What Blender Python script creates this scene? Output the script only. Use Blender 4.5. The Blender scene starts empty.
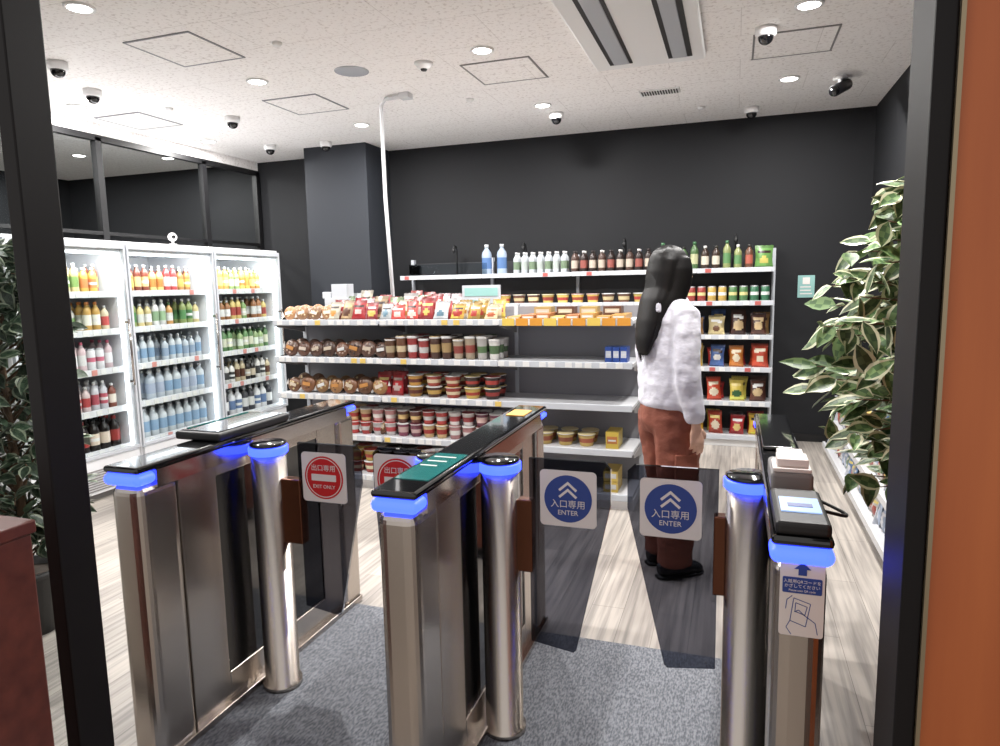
import bpy, math, random
from mathutils import Vector, Matrix
R=random.Random(7)
sc=bpy.context.scene
try:
    sc.view_settings.view_transform='Standard'
except Exception: pass
def lin(c):
    return tuple(((x/255)/12.92 if x/255<=0.04045 else ((x/255+0.055)/1.055)**2.4) for x in c)
# ---------------------------------------------------------------- materials
def mat(name,rgb,rough=.5,metal=0,em=None,es=0,spec=.5,trans=0,coat=0,bump=None,var=None,attr=False):
    m=bpy.data.materials.new(name); m.use_nodes=True
    nt=m.node_tree; b=nt.nodes['Principled BSDF']
    c=lin(rgb)+(1,)
    b.inputs['Base Color'].default_value=c
    b.inputs['Roughness'].default_value=rough; b.inputs['Metallic'].default_value=metal
    b.inputs['Specular IOR Level'].default_value=spec
    b.inputs['Transmission Weight'].default_value=trans
    b.inputs['Coat Weight'].default_value=coat
    if em: 
        b.inputs['Emission Color'].default_value=lin(em)+(1,); b.inputs['Emission Strength'].default_value=es
    L=nt.links
    tc=nt.nodes.new('ShaderNodeTexCoord')
    if attr:
        a=nt.nodes.new('ShaderNodeAttribute'); a.attribute_name='Col'
        L.new(a.outputs['Color'],b.inputs['Base Color'])
    if var: # (scale vec, amount, col2)
        mp=nt.nodes.new('ShaderNodeMapping'); mp.inputs['Scale'].default_value=var[0]
        n=nt.nodes.new('ShaderNodeTexNoise'); n.inputs['Scale'].default_value=1; n.inputs['Detail'].default_value=6
        L.new(tc.outputs['Object'],mp.inputs['Vector']); L.new(mp.outputs[0],n.inputs['Vector'])
        r=nt.nodes.new('ShaderNodeValToRGB'); r.color_ramp.elements[0].position=.5-var[1]; r.color_ramp.elements[1].position=.5+var[1]
        r.color_ramp.elements[0].color=c; r.color_ramp.elements[1].color=lin(var[2])+(1,)
        L.new(n.outputs['Fac'],r.inputs['Fac']); L.new(r.outputs['Color'],b.inputs['Base Color'])
    if bump: # (scale vec,strength,dist)
        mp=nt.nodes.new('ShaderNodeMapping'); mp.inputs['Scale'].default_value=bump[0]
        n=nt.nodes.new('ShaderNodeTexNoise'); n.inputs['Scale'].default_value=1; n.inputs['Detail'].default_value=5
        L.new(tc.outputs['Object'],mp.inputs['Vector']); L.new(mp.outputs[0],n.inputs['Vector'])
        bp=nt.nodes.new('ShaderNodeBump'); bp.inputs['Strength'].default_value=bump[1]; bp.inputs['Distance'].default_value=bump[2]
        L.new(n.outputs['Fac'],bp.inputs['Height']); L.new(bp.outputs[0],b.inputs['Normal'])
    return m
def glassmat(name,tint,refl=.12,rough=.02):
    m=bpy.data.materials.new(name); m.use_nodes=True; nt=m.node_tree; nt.nodes.clear(); L=nt.links
    o=nt.nodes.new('ShaderNodeOutputMaterial'); mx=nt.nodes.new('ShaderNodeMixShader')
    t=nt.nodes.new('ShaderNodeBsdfTransparent'); t.inputs[0].default_value=lin(tint)+(1,)
    g=nt.nodes.new('ShaderNodeBsdfGlossy'); g.inputs['Roughness'].default_value=rough
    lw=nt.nodes.new('ShaderNodeLayerWeight'); lw.inputs['Blend'].default_value=refl
    L.new(lw.outputs['Fresnel'],mx.inputs[0]); L.new(t.outputs[0],mx.inputs[1]); L.new(g.outputs[0],mx.inputs[2]); L.new(mx.outputs[0],o.inputs[0])
    return m
M={}
M['prod']=mat('printed_packaging',(255,255,255),.36,attr=True)
M['pet']=mat('clear_bottle',(255,255,255),.1,attr=True,trans=.15)
M['leaf']=mat('leaf',(60,120,50),.4,attr=True)
M['steel']=mat('brushed_steel',(192,184,176),.27,1,bump=((3,3,260),.08,.002))
M['steel2']=mat('polished_steel',(190,182,176),.16,1)
M['hinge']=mat('bronze_hinge',(104,68,52),.25,1)
M['black']=mat('black_gloss',(10,10,12),.08,coat=.5)
M['blackm']=mat('black_matt',(18,18,20),.5)
M['tint']=glassmat('tinted_glass',(162,164,172),.08)
M['clear']=glassmat('clear_glass',(248,250,250),.04)
M['acryl']=glassmat('acrylic',(225,230,232),.12)
M['blue']=mat('blue_led',(30,50,255),.4,em=(44,64,255),es=6)
M['white']=mat('white_paint',(236,236,236),.4)
M['whiteg']=mat('white_gloss',(220,221,224),.2)
M['shelf']=mat('shelf_white',(202,203,206),.35)
M['rail']=mat('price_rail',(186,190,196),.25)
M['panel']=mat('shelf_back_panel',(134,134,139),.5)
M['grey']=mat('mid_grey',(130,128,128),.5)
M['pdark']=mat('dark_panel',(38,38,42),.5)
M['wall']=mat('wall_charcoal',(28,29,32),.7,spec=.3,bump=((60,60,60),.1,.002))
M['wallp']=mat('pillar_charcoal',(42,45,51),.65,spec=.3)
M['frame']=mat('frame_dark_bronze',(15,11,12),.55,spec=.25)
M['orange']=mat('orange_wood',(184,100,50),.5,var=((14,14,1.2),.25,(160,80,38)))
M['redwood']=mat('red_wood',(100,50,40),.35,var=((2,20,20),.2,(74,34,28)))
M['stripe']=mat('metal_trim',(150,135,110),.3,.6)
M['lobby']=mat('lobby_floor',(150,140,130),.5)
M['led']=mat('downlight_lens',(255,255,255),.5,em=(255,252,246),es=18)
M['strip']=mat('led_strip',(255,255,255),.5,em=(240,248,255),es=5)
M['screen']=mat('screen',(120,150,200),.2,em=(170,195,235),es=1.0)
M['teal']=mat('teal_label',(24,112,110),.15,coat=.5)
M['tealp']=mat('pale_teal_print',(140,184,180),.4)
M['amber']=mat('amber_label',(225,165,70),.4)
M['sblue']=mat('sign_blue',(36,64,140),.4)
M['sred']=mat('sign_red',(200,34,38),.4)
M['swhite']=mat('sign_white',(228,220,216),.4)
M['skin']=mat('skin',(216,172,148),.5)
M['hair']=mat('hair_black',(12,9,9),.5,spec=.3,bump=((260,260,4),.2,.002))
M['sweat']=mat('white_sweatshirt',(212,211,220),.85,bump=((7,7,12),.6,.025))
M['pants']=mat('rust_trousers',(150,86,66),.8,var=((7,7,4),.3,(114,62,48)),bump=((9,9,14),.6,.025))
M['shoe']=mat('black_shoe',(20,18,22),.6)
M['eye']=mat('eye_white',(235,235,232),.2)
M['iris']=mat('iris',(30,20,15),.2)
M['lip']=mat('lips',(185,95,90),.45)
M['bark']=mat('bark',(96,74,54),.8)
M['pot']=mat('planter',(44,42,42),.5)
M['soil']=mat('soil',(50,38,28),.9)
M['rubber']=mat('rubber',(15,15,15),.7)
def ceil_mat():
    m=mat('ceiling_tile',(245,243,242),.8); nt=m.node_tree; L=nt.links; b=nt.nodes['Principled BSDF']
    tc=nt.nodes.new('ShaderNodeTexCoord')
    n=nt.nodes.new('ShaderNodeTexNoise'); n.inputs['Scale'].default_value=42; n.inputs['Detail'].default_value=3; n.inputs['Roughness'].default_value=.6
    L.new(tc.outputs['Object'],n.inputs['Vector'])
    r=nt.nodes.new('ShaderNodeValToRGB'); r.color_ramp.elements[0].position=.34; r.color_ramp.elements[1].position=.46
    r.color_ramp.elements[0].color=lin((222,217,214))+(1,); r.color_ramp.elements[1].color=lin((249,246,244))+(1,)
    L.new(n.outputs['Fac'],r.inputs['Fac'])
    bk=nt.nodes.new('ShaderNodeTexBrick'); bk.inputs['Scale'].default_value=1; bk.inputs['Brick Width'].default_value=.91; bk.inputs['Row Height'].default_value=.455
    bk.inputs['Mortar Size'].default_value=.0025; bk.inputs['Mortar Smooth'].default_value=0; bk.inputs['Color1'].default_value=(1,1,1,1); bk.inputs['Color2'].default_value=(1,1,1,1); bk.inputs['Mortar'].default_value=(.8,.79,.78,1)
    L.new(tc.outputs['Object'],bk.inputs['Vector'])
    mx=nt.nodes.new('ShaderNodeMix'); mx.data_type='RGBA'; mx.blend_type='MULTIPLY'; mx.inputs[0].default_value=1
    L.new(r.outputs['Color'],mx.inputs[6]); L.new(bk.outputs['Color'],mx.inputs[7]); L.new(mx.outputs[2],b.inputs['Base Color'])
    bp=nt.nodes.new('ShaderNodeBump'); bp.inputs['Strength'].default_value=.2; bp.inputs['Distance'].default_value=.003
    L.new(n.outputs['Fac'],bp.inputs['Height']); L.new(bp.outputs[0],b.inputs['Normal'])
    return m
def floor_mat():
    m=mat('plank_floor',(190,180,170),.42); nt=m.node_tree; L=nt.links; b=nt.nodes['Principled BSDF']
    tc=nt.nodes.new('ShaderNodeTexCoord')
    rot=nt.nodes.new('ShaderNodeMapping'); rot.inputs['Rotation'].default_value=(0,0,math.pi/2)
    L.new(tc.outputs['Object'],rot.inputs['Vector'])
    bk=nt.nodes.new('ShaderNodeTexBrick'); bk.inputs['Scale'].default_value=1; bk.inputs['Brick Width'].default_value=1.2; bk.inputs['Row Height'].default_value=.15
    bk.inputs['Mortar Size'].default_value=.0012; bk.inputs['Color1'].default_value=lin((186,178,169))+(1,); bk.inputs['Color2'].default_value=lin((160,153,146))+(1,); bk.inputs['Mortar'].default_value=lin((120,114,108))+(1,)
    L.new(rot.outputs[0],bk.inputs['Vector'])
    mp=nt.nodes.new('ShaderNodeMapping'); mp.inputs['Scale'].default_value=(42,1.6,1)
    n=nt.nodes.new('ShaderNodeTexNoise'); n.inputs['Scale'].default_value=1; n.inputs['Detail'].default_value=6
    L.new(tc.outputs['Object'],mp.inputs['Vector']); L.new(mp.outputs[0],n.inputs['Vector'])
    r=nt.nodes.new('ShaderNodeValToRGB'); r.color_ramp.elements[0].position=.35; r.color_ramp.elements[1].position=.6
    r.color_ramp.elements[0].color=(.52,.52,.53,1); r.color_ramp.elements[1].color=(1,1,1,1)
    L.new(n.outputs['Fac'],r.inputs['Fac'])
    mx=nt.nodes.new('ShaderNodeMix'); mx.data_type='RGBA'; mx.blend_type='MULTIPLY'; mx.inputs[0].default_value=.9
    L.new(bk.outputs['Color'],mx.inputs[6]); L.new(r.outputs['Color'],mx.inputs[7]); L.new(mx.outputs[2],b.inputs['Base Color'])
    return m
M['ceil']=ceil_mat(); M['floor']=floor_mat()
M['carpet']=mat('carpet_grey',(88,91,98),.95,var=((170,60,60),.12,(132,135,141)),bump=((300,300,300),.5,.004))
# ---------------------------------------------------------------- mesh builder
class MB:
    def __init__(s): s.v=[];s.f=[];s.c=[];s.m=[];s.s=[];s.M=Matrix()
    def add(s,vs,fs,col=(255,255,255),m=0,sm=False):
        o=len(s.v); s.v+=[tuple(s.M@Vector(p)) for p in vs]
        multi=isinstance(col,list)
        for i,f in enumerate(fs):
            s.f.append(tuple(o+k for k in f)); s.c.append(col[i] if multi else col); s.m.append(m); s.s.append(sm)
    def box(s,x0,x1,y0,y1,z0,z1,col=(255,255,255),m=0):
        vs=[(x0,y0,z0),(x1,y0,z0),(x1,y1,z0),(x0,y1,z0),(x0,y0,z1),(x1,y0,z1),(x1,y1,z1),(x0,y1,z1)]
        s.add(vs,[(0,3,2,1),(4,5,6,7),(0,1,5,4),(1,2,6,5),(2,3,7,6),(3,0,4,7)],col,m)
    def lathe(s,cx,cy,z0,prof,seg=12,m=0,sm=True):
        vs=[];fs=[];cs=[];n=len(prof)
        for (r,z,c) in prof:
            for k in range(seg):
                a=2*math.pi*k/seg; vs.append((cx+r*math.cos(a),cy+r*math.sin(a),z0+z))
        for i in range(n-1):
            for k in range(seg):
                k2=(k+1)%seg; fs.append((i*seg+k,i*seg+k2,(i+1)*seg+k2,(i+1)*seg+k)); cs.append(prof[i][2])
        fs.append(tuple(range(seg-1,-1,-1))); cs.append(prof[0][2])
        fs.append(tuple((n-1)*seg+k for k in range(seg))); cs.append(prof[-1][2])
        s.add(vs,fs,cs,m,sm)
    def ell(s,c,r,col=(255,255,255),m=0,nu=12,nv=8):
        vs=[];fs=[]
        for i in range(1,nv):
            t=math.pi*i/nv
            for k in range(nu):
                a=2*math.pi*k/nu; vs.append((c[0]+r[0]*math.sin(t)*math.cos(a),c[1]+r[1]*math.sin(t)*math.sin(a),c[2]+r[2]*math.cos(t)))
        for i in range(nv-2):
            for k in range(nu):
                k2=(k+1)%nu; fs.append((i*nu+k,(i+1)*nu+k,(i+1)*nu+k2,i*nu+k2))
        t=len(vs); vs+=[(c[0],c[1],c[2]+r[2]),(c[0],c[1],c[2]-r[2])]
        for k in range(nu):
            k2=(k+1)%nu; fs.append((t,k,k2)); fs.append((t+1,(nv-2)*nu+k2,(nv-2)*nu+k))
        s.add(vs,fs,col,m,True)
    def tube(s,pts,rad,seg=10,col=(255,255,255),m=0,ref=(1,0,0)):
        pts=[Vector(p) for p in pts]; n=len(pts); vs=[];fs=[]
        for i,p in enumerate(pts):
            t=(pts[min(i+1,n-1)]-pts[max(i-1,0)]).normalized()
            rf=Vector(ref)
            if abs(t.dot(rf))>.95: rf=Vector((0,1,0)) if abs(t.y)<.9 else Vector((0,0,1))
            A=(rf-t*t.dot(rf)).normalized(); B=t.cross(A)
            r=rad[i] if isinstance(rad,(list,tuple)) else rad
            rx,ry=(r if isinstance(r,(list,tuple)) else (r,r))
            for k in range(seg):
                a=2*math.pi*k/seg; vs.append(p+A*rx*math.cos(a)+B*ry*math.sin(a))
        for i in range(n-1):
            for k in range(seg):
                k2=(k+1)%seg; fs.append((i*seg+k,i*seg+k2,(i+1)*seg+k2,(i+1)*seg+k))
        fs.append(tuple(range(seg-1,-1,-1))); fs.append(tuple((n-1)*seg+k for k in range(seg)))
        s.add(vs,fs,col,m,True)
    def prism(s,poly,y0,y1,col=(255,255,255),m=0): # poly in x,z
        n=len(poly); vs=[(x,y0,z) for x,z in poly]+[(x,y1,z) for x,z in poly]
        fs=[tuple(range(n)),tuple(range(2*n-1,n-1,-1))]
        for k in range(n):
            k2=(k+1)%n; fs.append((k,k+n,k2+n,k2))
        s.add(vs,fs,col,m)
    def mesh(s,name):
        me=bpy.data.meshes.new(name); me.from_pydata(s.v,[],s.f)
        at=me.color_attributes.new('Col','FLOAT_COLOR','CORNER'); buf=[]
        cache={}
        sat=getattr(s,'sat',1.0)
        for f,c in zip(s.f,s.c):
            c=tuple(c)
            if c not in cache:
                g=.3*c[0]+.59*c[1]+.11*c[2]
                cache[c]=lin([max(0,(g+(q-g)*sat)*(s.val if sat<1 else 1)) for q in c])+(1,)
            buf+=list(cache[c])*len(f)
        at.data.foreach_set('color',buf)
        me.polygons.foreach_set('material_index',s.m); me.polygons.foreach_set('use_smooth',s.s)
        me.update(); return me
    val=.88
    def obj(s,name,mats,parent=None,bevel=0,seg=2):
        if mats=='prod' or (isinstance(mats,list) and mats[0]=='prod'): s.sat=.86
        ob=bpy.data.objects.new(name,s.mesh(name)); sc.collection.objects.link(ob)
        for m in (mats if isinstance(mats,list) else [mats]): ob.data.materials.append(M[m])
        if bevel:
            b=ob.modifiers.new('b','BEVEL'); b.width=bevel; b.segments=seg; b.limit_method='ANGLE'; b.angle_limit=math.radians(40)
            b.harden_normals=False
        if parent: par(ob,parent)
        return ob
def par(ob,p):
    ob.parent=p; ob.matrix_parent_inverse=Matrix.Translation(-p.location)
def empty(name,loc):
    e=bpy.data.objects.new(name,None); e.location=loc; e.empty_display_size=.1; sc.collection.objects.link(e); return e
def box(name,x0,x1,y0,y1,z0,z1,m,parent=None,bevel=0,seg=2):
    b=MB(); b.box(x0,x1,y0,y1,z0,z1); return b.obj(name,m,parent,bevel,seg)
def remesh(mb,name,m,vox,smooth=4,parent=None,disp=0):
    o=mb.obj('tmp',m); o.data.update()
    r=o.modifiers.new('r','REMESH'); r.mode='VOXEL'; r.voxel_size=vox
    if smooth:
        q=o.modifiers.new('s','SMOOTH'); q.iterations=smooth; q.factor=.5
    if disp:
        tx=bpy.data.textures.new('folds','CLOUDS'); tx.noise_scale=.09
        d=o.modifiers.new('d','DISPLACE'); d.texture=tx; d.strength=disp; d.mid_level=.5; d.texture_coords='LOCAL'
    dg=bpy.context.evaluated_depsgraph_get(); me=bpy.data.meshes.new_from_object(o.evaluated_get(dg))
    bpy.data.objects.remove(o)
    ob=bpy.data.objects.new(name,me); me.name=name; sc.collection.objects.link(ob)
    for p in me.polygons: p.use_smooth=True
    if not me.materials: me.materials.append(M[m])
    if parent: par(ob,parent)
    return ob
def text(body,size,loc,m,parent,name='lettering',rot=(math.pi/2,0,0)):
    cu=bpy.data.curves.new(name,'FONT'); cu.body=body; cu.size=size; cu.align_x='CENTER'; cu.align_y='CENTER'; cu.extrude=.0004
    o=bpy.data.objects.new('t',cu); sc.collection.objects.link(o)
    dg=bpy.context.evaluated_depsgraph_get(); me=bpy.data.meshes.new_from_object(o.evaluated_get(dg)); bpy.data.objects.remove(o)
    ob=bpy.data.objects.new(name,me); sc.collection.objects.link(ob); me.materials.clear(); me.materials.append(M[m])
    ob.location=loc; ob.rotation_euler=rot
    ob.parent=parent; ob.matrix_parent_inverse=Matrix.Translation(-parent.location)
    return ob
# ---------------------------------------------------------------- room shell
CZ=2.95; YB=6.77; XR=1.11; XL=-8.2; XP=-5.25
box('floor',XL,XR+.1,1.2,YB+.1,-.1,0,'floor')
box('lobby_floor',-4.5,2.6,-2.5,1.2,-.1,0,'lobby')
box('entrance_carpet',-1.74,.17,1.29,2.68,0,.005,'carpet')
box('ceiling',XL,XR+.1,1.2,YB+.1,CZ,CZ+.1,'ceil')
box('wall_back',XL,XR+.1,YB,YB+.1,0,CZ,'wall')
box('wall_right',XR,XR+.1,1.28,YB,0,CZ,'wall')
box('wall_left',XL-.1,XL,1.2,YB+.1,0,CZ,'wall')
w=MB(); w.box(.287,2.2,1.15,1.275,0,CZ); w.obj('wall_front','orange')
w=MB(); w.box(-1.63,.287,1.16,1.27,2.62,CZ); w.box(XL,-3.6,1.16,1.27,0,CZ); w.box(-3.6,-1.63,1.16,1.27,2.62,CZ); w.obj('wall_front_upper','wall')
box('column',-4.28,-3.55,6.27,YB,0,CZ,'wallp',bevel=.004)
box('baseboard_back',-3.55,XR,YB-.012,YB,0,.07,'blackm')
box('baseboard_right',XR-.012,XR,1.28,YB,0,.07,'blackm')
w=MB(); w.box(.255,.284,1.145,1.285,0,2.62); w.obj('trim_1','frame',bevel=.003)
box('trim_2',.285,.291,1.14,1.15,0,CZ,'stripe')
w=MB(); w.box(-1.63,-1.583,1.18,1.28,0,2.62); w.obj('trim_3','frame',bevel=.004)
e=empty('window_1',(-2.6,1.23,0))
w=MB(); w.box(-3.6,-1.63,1.2,1.26,2.56,2.62); w.box(-3.6,-1.63,1.2,1.26,0,.06); w.box(-3.6,-3.55,1.2,1.26,.06,2.56); w.obj('frame','frame',e)
box('glass_pane',-3.55,-1.63,1.225,1.235,.06,2.56,'clear',e)
e=empty('window_2',(XP,4,0))
w=MB()
for y in (1.3,2.15,3.4,4.63,5.88,6.72): w.box(XP-.03,XP+.03,y-.03,y+.03,.0,2.83)
w.box(XP-.03,XP+.03,1.3,6.74,2.8,2.85); w.box(XP-.03,XP+.03,1.3,6.74,0,.1); w.box(XP-.028,XP+.028,1.3,6.74,2.0,2.03)
w.obj('mullions','blackm',e)
box('glass_pane',XP-.004,XP+.004,1.3,6.72,.1,2.8,'clear',e)
box('header',XP-.02,XP+.02,1.3,6.74,2.85,CZ,'ceil',e)
# ---------------------------------------------------------------- ceiling fittings
for i,(x,y) in enumerate([(x,y) for x in (-4.9,-3.2,-1.52,.34) for y in (2.8,4.18,5.6)]+[(-6.6,4.2),(-6.6,5.6),(-7.6,5.6),(-5.9,6.1)]):  # last two, past the glass partition, are added to brighten the ceiling there
    e=empty('downlight',(x,y,CZ))
    w=MB(); w.lathe(x,y,CZ,[(.075,0,(255,)*3),(.075,-.008,(255,)*3),(.058,-.010,(255,)*3),(.058,-.002,(255,)*3)],24); w.obj('trim_ring','white',e)
    w=MB(); w.lathe(x,y,CZ-.0085,[(.056,0,(255,)*3),(.056,.002,(255,)*3)],20); w.obj('lens','led',e)
    l=bpy.data.lights.new('lamp','AREA'); l.shape='DISK'; l.size=.1; l.energy=43; l.color=(1,.975,.95)
    if x<-5.3: l.energy=26
    o=bpy.data.objects.new('lamp',l); sc.collection.objects.link(o); o.location=(x,y,CZ-.012); par(o,e)
def hatch(x,y,s,dark=False):
    e=empty('ceiling_access_hatch',(x,y,CZ)); w=MB(); t=.012
    z0,z1=CZ-.006,CZ
    w.box(x-s,x+s,y-s,y-s+t,z0,z1); w.box(x-s,x+s,y+s-t,y+s,z0,z1); w.box(x-s,x-s+t,y-s+t,y+s-t,z0,z1); w.box(x+s-t,x+s,y-s+t,y+s-t,z0,z1)
    w.obj('frame','grey' if dark else 'panel',e); box('lid',x-s+t,x+s-t,y-s+t,y+s-t,CZ-.004,CZ,'ceil',e)
    if dark: box('gap_shadow_strip',x-s-.004,x+s+.004,y+s,y+s+.008,CZ-.003,CZ,'blackm',e)  # black strip stands in for the shade in the open hatch gap
hatch(-3.18,3.5,.24); hatch(-1.52,4.64,.24,True); hatch(-4.85,4.73,.24); hatch(-3.25,4.84,.24); hatch(.31,4.8,.24,True)
e=empty('ceiling_air_conditioner',(-.56,4.1,CZ))
box('panel',-.91,-.21,3.35,4.76,CZ-.045,CZ,'white',e,.012)
w=MB()
for (a,b) in ((-.80,-.775),(-.675,-.655),(-.43,-.405),(-.315,-.285)): w.box(a,b,3.45,4.64,CZ-.052,CZ-.043)
w.obj('louvre_slots','blackm',e)
w=MB(); w.box(-.775,-.675,3.45,4.64,CZ-.055,CZ-.043); w.box(-.405,-.315,3.45,4.64,CZ-.055,CZ-.043); w.obj('louvre_blades','rail',e,.01)
def dome(x,y):
    e=empty('dome_security_camera',(x,y,CZ))
    w=MB(); w.lathe(x,y,CZ-.05,[(.052,0,(255,)*3),(.06,.012,(255,)*3),(.06,.05,(255,)*3)],24); w.obj('housing','white',e)
    w=MB(); w.ell((x,y,CZ-.052),(.044,.044,.044),nu=20,nv=12); w.obj('dome','black',e)
for p in ((-4.08,3.37),(-4.41,3.9),(-4.05,4.93),(-4.49,6.0),(.137,4.46),(.10,6.38),(-1.48,5.9),(-3.9,6.1)): dome(*p)
e=empty('bullet_security_camera',(.69,5.7,CZ))
w=MB(); w.lathe(.69,5.7,CZ-.02,[(.05,0,(255,)*3),(.05,.02,(255,)*3)],20); w.tube([(.69,5.7,CZ-.02),(.69,5.68,CZ-.07)],.015); w.obj('bracket','white',e)
w=MB(); w.tube([(.74,5.74,CZ-.05),(.64,5.56,CZ-.13)],.04,16); w.obj('body','pdark',e); w=MB(); w.tube([(.642,5.563,CZ-.129),(.63,5.545,CZ-.137)],.035,16); w.obj('lens','black',e)
e=empty('ceiling_speaker',(-2.48,4.24,CZ)); w=MB(); w.lathe(-2.48,4.24,CZ-.008,[(.10,0,(255,)*3),(.115,.004,(255,)*3),(.115,.008,(255,)*3)],28); w.obj('grille','rail',e)
e=empty('smoke_detector',(-1.96,4.27,CZ)); w=MB(); w.lathe(-1.96,4.27,CZ-.04,[(.03,0,(255,)*3),(.045,.012,(255,)*3),(.05,.02,(255,)*3),(.062,.03,(255,)*3),(.062,.04,(255,)*3)],24); w.obj('body','white',e)
w=MB(); w.lathe(-1.96,4.27,CZ-.05,[(.018,0,(255,)*3),(.024,.012,(255,)*3)],16); w.obj('sensor','blackm',e)
e=empty('ceiling_vent',(-.58,5.57,CZ)); box('frame',-.73,-.43,5.5,5.64,CZ-.01,CZ,'white',e); w=MB()
for k in range(14): w.box(-.715+k*.02,-.705+k*.02,5.515,5.625,CZ-.013,CZ-.009)
w.obj('slots','blackm',e)
for (x,y) in ((-2.0,5.2),(-.3,6.2),(-4.3,4.5),(-2.6,3.6)):
    w=MB(); w.lathe(x,y,CZ-.02,[(.022,0,(255,)*3),(.03,.01,(255,)*3),(.03,.02,(255,)*3)],16); w.obj('sprinkler_head','white')
w=MB(); w.tube([(-2.40,4.86,CZ-.02),(-2.56,4.86,CZ-.025),(-2.6,4.86,CZ-.07),(-2.59,4.85,2.2),(-2.55,4.84,1.36)],.015,10); w.box(-2.43,-2.35,4.82,4.9,CZ-.04,CZ); w.obj('cable_conduit_pipe','whiteg')
# ---------------------------------------------------------------- product generators
W3=(238,238,235)
def jit(c,a=14):
    k=R.uniform(1-a/100,1+a/100); return tuple(int(max(4,min(250,q*k))) for q in c)
def bottle(b,x,y,z,h,r,body,cap,label,m=0,seg=10,lab2=None):
    l2=lab2 or label
    b.lathe(x,y,z,[(r*.85,0,body),(r,h*.03,body),(r*.97,h*.2,label),(r*.99,h*.32,l2),(r*.99,h*.42,label),(r*.97,h*.56,body),(r,h*.64,body),(r*.88,h*.74,body),(r*.5,h*.83,body),(r*.36,h*.87,body),(r*.36,h*.9,cap),(r*.42,h*.905,cap),(r*.41,h,cap)],seg,m)
def can(b,x,y,z,h,r,c,c2):
    b.lathe(x,y,z,[(r*.8,0,(190,190,195)),(r,h*.06,c),(r,h*.4,c2),(r,h*.6,c),(r,h*.93,(190,190,195)),(r*.82,h,(190,190,195))],10)
def cup(b,x,y,z,h,r,c,c2,lid=None):
    c=jit(c);c2=jit(c2)
    if lid is None: lid=R.choice([W3,c2,c])
    sv=b.M.copy(); b.M=sv@Matrix.Translation((x,y,z))@Matrix.Rotation(R.uniform(0,.6),4,'Z')
    p=R.uniform(.55,.72)
    b.lathe(0,0,0,[(r*.74,0,c),(r*.78,h*.10,c),(r*.83,h*.3,c2),(r*.92,h*p,c),(r*.98,h*.90,W3),(r*1.05,h*.92,W3),(r*1.05,h*.97,lid),(r*.98,h,lid)],12)
    b.M=sv
def bag(b,x,y,z,w,h,t,c,c2,lean=.12,nx=8,nz=9):
    vs=[];fs=[];cs=[]; c=jit(c)
    ph=R.uniform(.34,.46); tw=R.uniform(-.016,.016); c3=R.choice([W3,(245,220,120),c2,(60,40,36)]); c4=jit(c,35)
    rx=R.uniform(.22,.38); rz=R.uniform(.14,.22); sl=R.uniform(-.5,.5); yaw=R.uniform(-.25,.25)
    for sd in (-1,1):
        for j in range(nz+1):
            for i in range(nx+1):
                u=i/nx;v=j/nz
                o=t/2*(math.sin(math.pi*u)**.55)*(math.sin(math.pi*min(max((v-.06)/.88,0),1))**.6)
                vs.append((x+(u-.5)*w*(1-.12*math.sin(math.pi*v))+tw*v,y+sd*o+lean*v*h+(u-.5)*w*yaw+R.uniform(-.003,.003),z+v*h+(.004*(i%2) if j==nz else 0)))
    n=(nx+1)*(nz+1)
    for sd in (0,1):
        for j in range(nz):
            for i in range(nx):
                a=sd*n+j*(nx+1)+i; f=(a,a+1,a+nx+2,a+nx+1)
                fs.append(f if sd==0 else f[::-1])
                u=(i+.5)/nx-.5; v=(j+.5)/nz
                if j in(0,nz-1): cc=tuple(int(q*.8) for q in c)
                elif (u/rx)**2+((v-ph)/rz)**2<1: cc=c2
                elif abs(u)<.36 and .66<v+sl*u*.2<.80: cc=c3
                elif v<.2+sl*u: cc=c4
                else: cc=c
                cs.append(cc)
    b.add(vs,fs,cs,0,True)
def carton(b,x,y,z,w,d,h,c,c2):
    b.box(x-w/2,x+w/2,y,y+d,z,z+h,c); b.box(x-w*.4,x+w*.4,y-.001,y,z+h*.3,z+h*.75,c2)
    b.box(x-w*.3,x+w*.3,y-.0015,y-.0005,z+h*.45,z+h*.55,W3)
def roundpack(b,x,y,z,r,c,c2):
    r*=R.uniform(.9,1.06); c=jit(c,18)
    sv=b.M.copy(); b.M=sv@Matrix.Translation((x,y+.02,z+r*.97))@Matrix.Rotation(-.25,4,'X')@Matrix.Rotation(R.uniform(-.4,.4),4,'Y')
    b.ell((0,0,0),(r,r*.42,r),c,0,12,8)
    for k in range(7):
        a=k*.9+R.random(); q=r*R.uniform(.2,.62)
        b.ell((q*math.cos(a),-r*.36*math.sqrt(1-(q/r)**2)-.001,q*math.sin(a)),(r*.16,r*.07,r*.14),c2,0,6,4)
    b.box(-r*.5,r*.5,-r*.45,-r*.43,-r*.25,r*.15,R.choice([W3,(225,150,70),(240,220,200),(226,206,180)]))
    b.prism([(-r*.9,-.02),(-r*1.25,-r*.4),(-r*1.25,r*.4)],-.003,.003,(230,225,220)); b.prism([(r*.9,-.02),(r*1.25,r*.4),(r*1.25,-r*.4)],-.003,.003,(230,225,220))
    b.M=sv
def row(x0,x1,pitch,fn,gap=0):
    n=max(1,int((x1-x0)/pitch)); p=(x1-x0)/n
    for i in range(n): fn(x0+p*(i+.5),i)
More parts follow.
